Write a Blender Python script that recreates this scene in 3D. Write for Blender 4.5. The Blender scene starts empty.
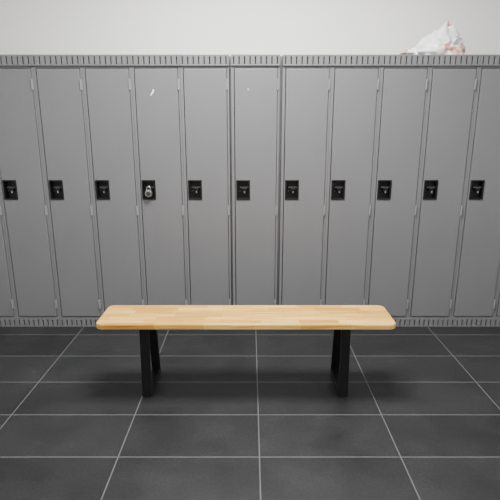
import bpy, bmesh, math, random
from mathutils import Vector, noise
random.seed(4)
S=bpy.context.scene
COL=S.collection

# ---------------- node helpers ----------------
def mat(name):
    m=bpy.data.materials.new(name); m.use_nodes=True
    nt=m.node_tree; b=nt.nodes['Principled BSDF']
    return m,nt,b
def N(nt,t,**k):
    n=nt.nodes.new(t)
    for a,v in k.items():
        if a in n.inputs: n.inputs[a].default_value=v
        else: setattr(n,a,v)
    return n
def ramp(nt,fac,stops):
    r=nt.nodes.new('ShaderNodeValToRGB'); e=r.color_ramp.elements
    while len(e)<len(stops): e.new(.5)
    for i,(p,c) in enumerate(stops):
        e[i].position=p; e[i].color=(*c,1) if len(c)==3 else c
    nt.links.new(fac,r.inputs[0]); return r
def mix(nt,mode,fac,a,b):
    m=nt.nodes.new('ShaderNodeMix'); m.data_type='RGBA'; m.blend_type=mode
    for s,v in ((m.inputs[0],fac),(m.inputs[6],a),(m.inputs[7],b)):
        if isinstance(v,bpy.types.NodeSocket): nt.links.new(v,s)
        else: s.default_value=v if not isinstance(v,tuple) else ((*v,1) if len(v)==3 else v)
    return m.outputs[2]
def g(v): return (v,v,v)

def paint(name,c,rough=.5,bump=.0,scale=300,spec=.5,metal=0,var=.04):
    m,nt,b=mat(name)
    tc=N(nt,'ShaderNodeTexCoord')
    n=N(nt,'ShaderNodeTexNoise',Scale=2.5,Detail=5.0); nt.links.new(tc.outputs['Object'],n.inputs['Vector'])
    r=ramp(nt,n.outputs['Fac'],[(.3,tuple(x*(1-var) for x in c)),(.7,tuple(min(1,x*(1+var)) for x in c))])
    nt.links.new(r.outputs[0],b.inputs['Base Color'])
    b.inputs['Roughness'].default_value=rough; b.inputs['Metallic'].default_value=metal
    b.inputs['Specular IOR Level'].default_value=spec
    if bump:
        n2=N(nt,'ShaderNodeTexNoise',Scale=scale,Detail=2.0); nt.links.new(tc.outputs['Object'],n2.inputs['Vector'])
        bp=N(nt,'ShaderNodeBump',Strength=bump,Distance=.001); nt.links.new(n2.outputs['Fac'],bp.inputs['Height'])
        nt.links.new(bp.outputs[0],b.inputs['Normal'])
    return m

M_lock=paint('locker_grey_paint',(.158,.158,.165),.38,.12,250,.45)
M_slot=paint('slot_dark',(.012,.012,.013),.7)
M_black=paint('black_plastic',(.005,.005,.0055),.45,.1,400,.35)
M_lever=paint('dark_lever',(.030,.030,.032),.35)
M_chrome=paint('brushed_steel',(.40,.40,.39),.3,metal=1)
M_steel=paint('black_steel',(.005,.005,.006),.3,.2,300)
M_wall=paint('white_wall_paint',(.87,.87,.86),.85,.15,180,.3,var=.012)
M_ceil=paint('ceiling_paint',(.85,.85,.85),.9)
M_trim=paint('trim_paint',(.25,.25,.26),.6)
M_dial=paint('lock_dial_black',(.03,.03,.03),.4)
M_scuff=paint('white_scratch',(.85,.85,.85),.7)
M_hinge=paint('hinge_grey_paint',(.25,.25,.257),.35)

def floor_mat():
    m,nt,b=mat('dark_slate_tile')
    tc=N(nt,'ShaderNodeTexCoord'); mp=N(nt,'ShaderNodeMapping')
    nt.links.new(tc.outputs['Object'],mp.inputs['Vector'])
    mp.inputs['Location'].default_value=(-.04+.598*10,-.215+.306*20,0)
    br=N(nt,'ShaderNodeTexBrick'); br.offset=0; br.squash=1
    for k,v in (('Scale',1),('Mortar Size',.0028),('Mortar Smooth',.15),('Bias',0),('Brick Width',.598),('Row Height',.306)):
        br.inputs[k].default_value=v
    br.inputs['Color1'].default_value=(*g(0),1); br.inputs['Color2'].default_value=(*g(1),1); br.inputs['Mortar'].default_value=(*g(.5),1)
    nt.links.new(mp.outputs[0],br.inputs['Vector'])
    n=N(nt,'ShaderNodeTexNoise',Scale=3.5,Detail=8.0,Roughness=.62); nt.links.new(tc.outputs['Object'],n.inputs['Vector'])
    base=ramp(nt,n.outputs['Fac'],[(.3,(.016,.0164,.0178)),(.7,(.027,.0275,.029))]).outputs[0]
    tv=ramp(nt,br.outputs['Color'],[(0,g(.85)),(1,g(1.15))]).outputs[0]
    base=mix(nt,'MULTIPLY',1.0,base,tv)
    n3=N(nt,'ShaderNodeTexNoise',Scale=90.0,Detail=3.0); nt.links.new(tc.outputs['Object'],n3.inputs['Vector'])
    base=mix(nt,'MULTIPLY',1.0,base,ramp(nt,n3.outputs['Fac'],[(.35,g(.82)),(.65,g(1.14))]).outputs[0])
    col=mix(nt,'MIX',br.outputs['Fac'],base,(.12,.12,.118))
    nt.links.new(col,b.inputs['Base Color'])
    rr=ramp(nt,n.outputs['Fac'],[(.3,g(.36)),(.7,g(.5))]); nt.links.new(rr.outputs[0],b.inputs['Roughness'])
    b.inputs['Specular IOR Level'].default_value=.4
    mx=mix(nt,'MIX',br.outputs['Fac'],n3.outputs['Fac'],g(-1.5))
    bp=N(nt,'ShaderNodeBump',Strength=.35,Distance=.001); nt.links.new(mx,bp.inputs['Height']); nt.links.new(bp.outputs[0],b.inputs['Normal'])
    return m
M_floor=floor_mat()

def wood_mat():
    m,nt,b=mat('maple_butcher_block')
    tc=N(nt,'ShaderNodeTexCoord'); mp=N(nt,'ShaderNodeMapping'); nt.links.new(tc.outputs['Object'],mp.inputs['Vector'])
    mp.inputs['Location'].default_value=(3,2.005,0)
    br=N(nt,'ShaderNodeTexBrick'); br.offset=.37; br.offset_frequency=2; br.squash=.8; br.squash_frequency=3
    for k,v in (('Scale',1),('Mortar Size',.0008),('Mortar Smooth',.3),('Brick Width',.24),('Row Height',.042)):
        br.inputs[k].default_value=v
    br.inputs['Color1'].default_value=(*g(0),1); br.inputs['Color2'].default_value=(*g(1),1); br.inputs['Mortar'].default_value=(*g(.5),1)
    nt.links.new(mp.outputs[0],br.inputs['Vector'])
    base=ramp(nt,br.outputs['Color'],[(0,(.56,.295,.066)),(.5,(.74,.43,.102)),(1,(.86,.56,.165))]).outputs[0]
    m2=N(nt,'ShaderNodeMapping'); m2.inputs['Scale'].default_value=(5,120,60); nt.links.new(tc.outputs['Object'],m2.inputs['Vector'])
    n=N(nt,'ShaderNodeTexNoise',Scale=1.0,Detail=4.0,Distortion=.4); nt.links.new(m2.outputs[0],n.inputs['Vector'])
    c=mix(nt,'MULTIPLY',1.0,base,ramp(nt,n.outputs['Fac'],[(.3,(.72,.64,.52)),(.6,(1.03,1.03,1.03))]).outputs[0])
    c=mix(nt,'MIX',mix(nt,'MULTIPLY',1.0,br.outputs['Fac'],g(.7)),c,(.30,.14,.03))
    nt.links.new(c,b.inputs['Base Color']); b.inputs['Roughness'].default_value=.45; b.inputs['Specular IOR Level'].default_value=.22
    return m
M_wood=wood_mat()

def bag_mat():
    m,nt,b=mat('printed_white_plastic')
    tc=N(nt,'ShaderNodeTexCoord')
    n=N(nt,'ShaderNodeTexNoise',Scale=12.0,Detail=0.0); nt.links.new(tc.outputs['Object'],n.inputs['Vector'])
    r=ramp(nt,n.outputs['Fac'],[(0,(.93,.93,.92)),(.64,(.93,.93,.92)),(.67,(.70,.27,.15)),(.73,(.9,.6,.5))])
    nt.links.new(r.outputs[0],b.inputs['Base Color']); b.inputs['Roughness'].default_value=.35
    return m
M_bag=bag_mat()
def emis(name,c,s):
    m,nt,b=mat(name); b.inputs['Emission Color'].default_value=(*c,1); b.inputs['Emission Strength'].default_value=s
    b.inputs['Base Color'].default_value=(.9,.9,.9,1); return m
M_em=emis('light_diffuser',(1,.99,.97),4)

# ---------------- mesh helpers ----------------
class MB:
    def __init__(s,mats): s.bm=bmesh.new(); s.mats=mats
    def hexa(s,P,mi=0):
        vs=[s.bm.verts.new(p) for p in P]
        for f in ((0,1,3,2),(4,6,7,5),(0,4,5,1),(2,3,7,6),(0,2,6,4),(1,5,7,3)):
            s.bm.faces.new([vs[i] for i in f]).material_index=mi
    def box(s,x0,x1,y0,y1,z0,z1,mi=0):
        s.hexa([(x,y,z) for x in (x0,x1) for y in (y0,y1) for z in (z0,z1)],mi)
    def post(s,x0,x1,yb,yt,wy,z0,z1,mi=0):
        s.hexa([(x,(yb if z==z0 else yt)+dy,z) for x in (x0,x1) for dy in (0,wy) for z in (z0,z1)],mi)
    def cyl(s,c,r,h,axis='Y',mi=0,seg=24,r2=None):
        from mathutils import Matrix
        M=Matrix.Translation(c)
        if axis=='Y': M=M@Matrix.Rotation(math.pi/2,4,'X')
        if axis=='X': M=M@Matrix.Rotation(math.pi/2,4,'Y')
        o=bmesh.ops.create_cone(s.bm,cap_ends=True,segments=seg,radius1=r,radius2=r if r2 is None else r2,depth=h,matrix=M)
        fs=set(f for v in o['verts'] for f in v.link_faces)
        for f in fs: f.material_index=mi
    def obj(s,name,parent=None,loc=(0,0,0),bevel=0,seg=2,smooth=False):
        bmesh.ops.recalc_face_normals(s.bm,faces=s.bm.faces)
        me=bpy.data.meshes.new(name); s.bm.to_mesh(me); s.bm.free()
        for m in s.mats: me.materials.append(m)
        if smooth:
            for p in me.polygons: p.use_smooth=True
        o=bpy.data.objects.new(name,me); COL.objects.link(o); o.location=loc
        if parent: o.parent=parent
        if bevel:
            b=o.modifiers.new('bevel','BEVEL'); b.width=bevel; b.segments=seg; b.limit_method='ANGLE'; b.angle_limit=math.radians(40)
        return o
def empty(name,loc=(0,0,0)):
    e=bpy.data.objects.new(name,None); COL.objects.link(e); e.location=loc; e.empty_display_size=.1; return e

# ---------------- room ----------------
XL,XR=-2.84,2.92; YB,YF=-2.6,3.5; H=2.75
def slab(n,a,m,**k):
    b=MB([m]); b.box(*a); return b.obj(n,**k)
slab('floor',(XL-.1,XR+.1,YB-.1,YF+.1,-.1,0),M_floor)
slab('ceiling',(XL-.1,XR+.1,YB-.1,YF+.1,H,H+.1),M_ceil)
slab('wall_back',(XL-.1,XR+.1,YF,YF+.1,0,H),M_wall)
slab('wall_front',(XL-.1,XR+.1,YB-.1,YB,0,H),M_wall)
slab('wall_left',(XL-.1,XL,YB,YF,0,H),M_wall)
slab('wall_right',(XR,XR+.1,YB,YF,0,H),M_wall)
slab('baseboard_left',(XL,XL+.012,YB+.02,3.0,0,.1),M_trim)
slab('baseboard_right',(XR-.012,XR,YB+.02,3.0,0,.1),M_trim)
slab('baseboard_front',(XL+.02,XR-.02,YB,YB+.012,0,.1),M_trim)

# ---------------- lockers ----------------
W=.298; YL=3.10; DEP=.38; HT=1.77
ZB=.064; ZT=1.706
HX0,HX1,HZ0,HZ1=.030,.112,.895,1.015

def mk(name,me,parent,bevel=0,solid=0):
    o=bpy.data.objects.new(name,me); COL.objects.link(o); o.parent=parent
    if solid:
        s=o.modifiers.new('solid','SOLIDIFY'); s.thickness=solid; s.offset=-1
    if bevel:
        b=o.modifiers.new('bevel','BEVEL'); b.width=bevel; b.segments=2; b.limit_method='ANGLE'; b.angle_limit=math.radians(40)
    return o
def mesh_of(b,name):
    bmesh.ops.recalc_face_normals(b.bm,faces=b.bm.faces)
    me=bpy.data.meshes.new(name); b.bm.to_mesh(me); b.bm.free()
    for m in b.mats: me.materials.append(m)
    return me
w=W-.0012
DX0,DX1=.021,W-.016
def body():
    b=MB([M_lock,M_slot]); t=.0015
    b.box(0,t,.002,DEP,0,HT); b.box(w-t,w,.002,DEP,0,HT)
    b.box(t,w-t,DEP-t,DEP,0,HT)
    b.box(t,w-t,.02,DEP-t,HT-.004,HT-.002); b.box(t,w-t,.02,DEP-t,ZB,ZB+.002)
    b.box(t,w-t,.06,DEP-t,ZT-.25,ZT-.248)
    b.box(0,DX0-.0045,0,.02,ZB,ZT); b.box(DX1+.003,w,0,.02,ZB,ZT)
    b.box(DX0-.0045,DX1+.003,.0,.02,ZT-.011,ZT); b.box(DX0-.0045,DX1+.003,0,.02,ZB,ZB+.013)
    return mesh_of(b,'body')
def strip(z0,z1,yf):
    b=MB([M_lock,M_slot]); n=9; p=w/n; s=.0036
    b.box(0,w,yf,yf+.014,z0,z0+.008); b.box(0,w,yf,yf+.014,z1-.010,z1)
    for i in range(n+1):
        c=(i-.5)*p
        x0=max(0,c+s); x1=min(w,c+p-s)
        b.box(x0,x1,yf,yf+.014,z0+.008,z1-.010)
    b.box(0,w,yf+.014,yf+.016,z0,z1,1)
    return mesh_of(b,'vent')
def door():
    b=MB([M_lock])
    xs=[DX0,HX0,HX1,DX1]; zs=[ZB+.017,HZ0,HZ1,ZT-.015]
    V=[[b.bm.verts.new((x,-.006,z)) for z in zs] for x in xs]
    for i in range(3):
        for j in range(3):
            if i==1 and j==1: continue
            b.bm.faces.new((V[i][j],V[i+1][j],V[i+1][j+1],V[i][j+1]))
    me=bpy.data.meshes.new('door'); b.bm.to_mesh(me); b.bm.free(); me.materials.append(M_lock); return me
def handle():
    b=MB([M_black,M_chrome,M_lever]); e=.006; o=.003
    x0,x1,z0,z1=HX0-o,HX1+o,HZ0-o,HZ1+o; yf=-.011
    b.box(x0,x0+e+o,yf,-.0062,z0,z1); b.box(x1-e-o,x1,yf,-.0062,z0,z1)
    b.box(x0+e+o,x1-e-o,yf,-.0062,z0,z0+e+o); b.box(x0+e+o,x1-e-o,yf,-.0062,z1-e-o,z1)
    a=.001; X0,X1,Z0,Z1=HX0+a,HX1-a,HZ0+a,HZ1-a
    b.box(X0,X0+.004,-.0062,.026,Z0,Z1); b.box(X1-.004,X1,-.0062,.026,Z0,Z1)
    b.box(X0,X1,-.0062,.026,Z0,Z0+.004); b.box(X0,X1,-.0062,.026,Z1-.004,Z1)
    b.box(X0,X1,.024,.028,Z0,Z1)
    xc=(X0+X1)/2
    b.box(xc-.022,xc+.034,.0,.023,Z0+.068,Z0+.078,2)
    b.box(xc-.006,xc+.020,-.008,.023,Z0+.050,Z0+.068,0)
    b.box(xc+.004,xc+.013,-.009,-.003,Z0+.038,Z0+.050,1)
    b.cyl((xc-.020,.012,Z0+.050),.0045,.008,'Y',2,16)
    return mesh_of(b,'handle')
def hinge():
    b=MB([M_hinge])
    x=DX1+.0018
    for z in (.17,.82,1.60):
        for k in range(3):
            b.cyl((x,-.009,z+(k-1)*.021),.0046,.019,'Z',0,12)
        b.box(x,x+.010,-.0035,-.0002,z-.031,z+.031)
    return mesh_of(b,'hinges')
me_body=body(); me_top=strip(ZT+.001,HT,-.012); me_bot=strip(0.001,ZB-.001,-.002)
me_door=door(); me_handle=handle(); me_h=hinge()
lefts=[-.127-W*(n+1) for n in range(9)][::-1]+[-.115]+[.199+W*n for n in range(9)]
for i,x in enumerate(lefts):
    dy=-.006 if abs(x+.115)<1e-6 else 0
    e=empty('locker',(x,YL+dy,0))
    mk('body',me_body,e); mk('vent_top',me_top,e,.0012); mk('vent_base',me_bot,e,.0012)
    d=mk('door',me_door,e,.003,.012)
    mk('handle',me_handle,e,.0012); mk('hinges',me_h,e)
slab('added_gap_filler_1',(-.1265,-.1160,YL+.035,YL+.05,0,HT-.002),M_lock)  # grey strip added behind the bank gap so it looks less dark
slab('added_gap_filler_2',(.1835,.1985,YL+.035,YL+.05,0,HT-.002),M_lock)  # same added strip, lightening the gap on the right

# combination padlock
px=-.723
b=MB([M_chrome,M_dial,M_scuff])
cx,cz=px+.073,.935
b.cyl((cx,YL-.026,cz),.024,.018,'Y',0,40)
b.cyl((cx,YL-.037,cz),.017,.004,'Y',0,40,.019)
b.cyl((cx,YL-.041,cz),.013,.006,'Y',1,32)
R=.0115
path=[(cx-R,cz+.015)]+[(cx-R*math.cos(t),cz+.032+R*math.sin(t)) for t in [k*math.pi/10 for k in range(11)]]+[(cx+R,cz+.015)]
ring=[]
for j,(X,Z) in enumerate(path):
    A=path[max(0,j-1)]; B=path[min(len(path)-1,j+1)]
    tx,tz=B[0]-A[0],B[1]-A[1]; l=math.hypot(tx,tz); nx,nz=-tz/l,tx/l
    ring.append([b.bm.verts.new((X+nx*.0032*math.cos(q),YL-.024+.0032*math.sin(q),Z+nz*.0032*math.cos(q))) for q in [k*math.pi/5 for k in range(10)]])
for j in range(len(ring)-1):
    for k in range(10):
        b.bm.faces.new((ring[j][k],ring[j][(k+1)%10],ring[j+1][(k+1)%10],ring[j+1][k]))
lock=b.obj('combination_padlock',bevel=.001)

def scrap(pts,yo=YL-.0068):
    b=MB([M_scuff]); f=[b.bm.verts.new((x,yo,z)) for x,z in pts]; k=[b.bm.verts.new((x,yo-.0005,z)) for x,z in pts]
    b.bm.faces.new(k); b.bm.faces.new(f[::-1]); n=len(pts)
    for i in range(n): b.bm.faces.new((f[i],f[(i+1)%n],k[(i+1)%n],k[i]))
    return b.obj('tape_scrap')
scrap([(-.614,1.536),(-.608,1.534),(-.592,1.552),(-.588,1.570),(-.595,1.572),(-.601,1.556)])
scrap([(-.012,1.565),(-.008,1.566),(-.010,1.580),(-.014,1.578)],YL-.0128)

# ---------------- bench ----------------
bench=empty('wooden_bench',(-.020,2.30,0))
TZ=.42; TH=.028; L=.738; D=.132
b=MB([M_wood])
def rr(L,D,r,n=8):
    o=[]
    for cx_,cy_,a0 in ((L-r,D-r,0),(-L+r,D-r,90),(-L+r,-D+r,180),(L-r,-D+r,270)):
        for k in range(n+1):
            a=math.radians(a0+90*k/n); o.append((cx_+r*math.cos(a),cy_+r*math.sin(a)))
    return o
P=rr(L,D,.035)
lo=[b.bm.verts.new((x,y,TZ-TH)) for x,y in P]; hi=[b.bm.verts.new((x,y,TZ)) for x,y in P]
b.bm.faces.new(hi); b.bm.faces.new(lo[::-1])
for i in range(len(P)):
    j=(i+1)%len(P); b.bm.faces.new((lo[i],lo[j],hi[j],hi[i]))
b.obj('seat',bench,bevel=.005,seg=3)
for k,(xc) in enumerate((-.512,.502)):
    b=MB([M_steel]); hw=.023; bw=.020; z1=TZ-TH
    yb0,yt0=-.095,-.075
    yb1,yt1=.165,.095
    b.post(xc-hw,xc+hw,yb0,yt0,bw,.004,z1-.0005)
    b.post(xc-hw,xc+hw,yb1,yt1,bw,.004,z1-.0005)
    b.box(xc-hw,xc+hw,yb0+bw-.002,yb1+.002,.004,.004+bw)
    b.box(xc-hw,xc+hw,yt0+bw-.002,yt1+.002,z1-bw,z1-.0005)
    b.box(xc-hw-.03,xc+hw+.03,yt0+.001,yt1+bw-.001,z1-.006,z1-.0004)
    b.box(xc-hw+.004,xc+hw-.004,yb0+.002,yb0+bw-.002,0,.0045); b.box(xc-hw+.004,xc+hw-.004,yb1+.002,yb1+bw-.002,0,.0045)
    b.obj('leg_frame_%d'%(k+1),bench,bevel=.002)

# ---------------- crumpled plastic bag on lockers ----------------
b=MB([M_bag])
bmesh.ops.create_icosphere(b.bm,subdivisions=5,radius=1)
for v in b.bm.verts:
    c=v.co.copy()
    n=noise.noise(c*1.6+Vector((3,1,7)))*.35+abs(noise.noise(c*3+Vector((1,5,2))))*.40+abs(noise.noise(c*6))*.22
    c=c*(.82+n)
    x=c.x*.19; y=c.y*.11
    hgt=.120*(1+.75*math.tanh((c.x+.35)*2.2))
    z=max(0,c.z*hgt*.75+.03) if c.z>-.4 else 0
    v.co=(x,y,z)
bag=b.obj('plastic_bag',loc=(1.165,3.24,HT+.0005),smooth=True)

# ---------------- ceiling lights ----------------
def light(x,y,P):
    e=empty('ceiling_light',(x,y,H))
    b=MB([M_ceil,M_em]); a,c=.62,.31
    b.box(-a,a,-c,-c+.02,-.05,-.001); b.box(-a,a,c-.02,c,-.05,-.001); b.box(-a,-a+.02,-c+.02,c-.02,-.05,-.001); b.box(a-.02,a,-c+.02,c-.02,-.05,-.001)
    b.box(-a+.02,a-.02,-c+.02,c-.02,-.03,-.02,1)
    b.obj('housing',e)
    l=bpy.data.lights.new('tube_light','AREA'); l.shape='RECTANGLE'; l.size=1.15; l.size_y=.55; l.energy=P; l.color=(1,.99,.97)
    o=bpy.data.objects.new('tube_light',l); COL.objects.link(o); o.parent=e; o.location=(0,0,-.055)
light(0,2.12,125); light(-1.9,.6,22); light(1.9,.6,22); light(0,-.9,52)

wd=bpy.data.worlds.new('World'); S.world=wd; wd.use_nodes=True
wd.node_tree.nodes['Background'].inputs[0].default_value=(.8,.8,.8,1); wd.node_tree.nodes['Background'].inputs[1].default_value=.2

cam=bpy.data.cameras.new('camera'); co=bpy.data.objects.new('camera',cam); COL.objects.link(co)
co.location=(0,0,1.36); co.rotation_euler=(math.radians(90-14.6),0,0)
cam.sensor_width=36; cam.lens=34.56; cam.clip_start=.02
S.camera=co
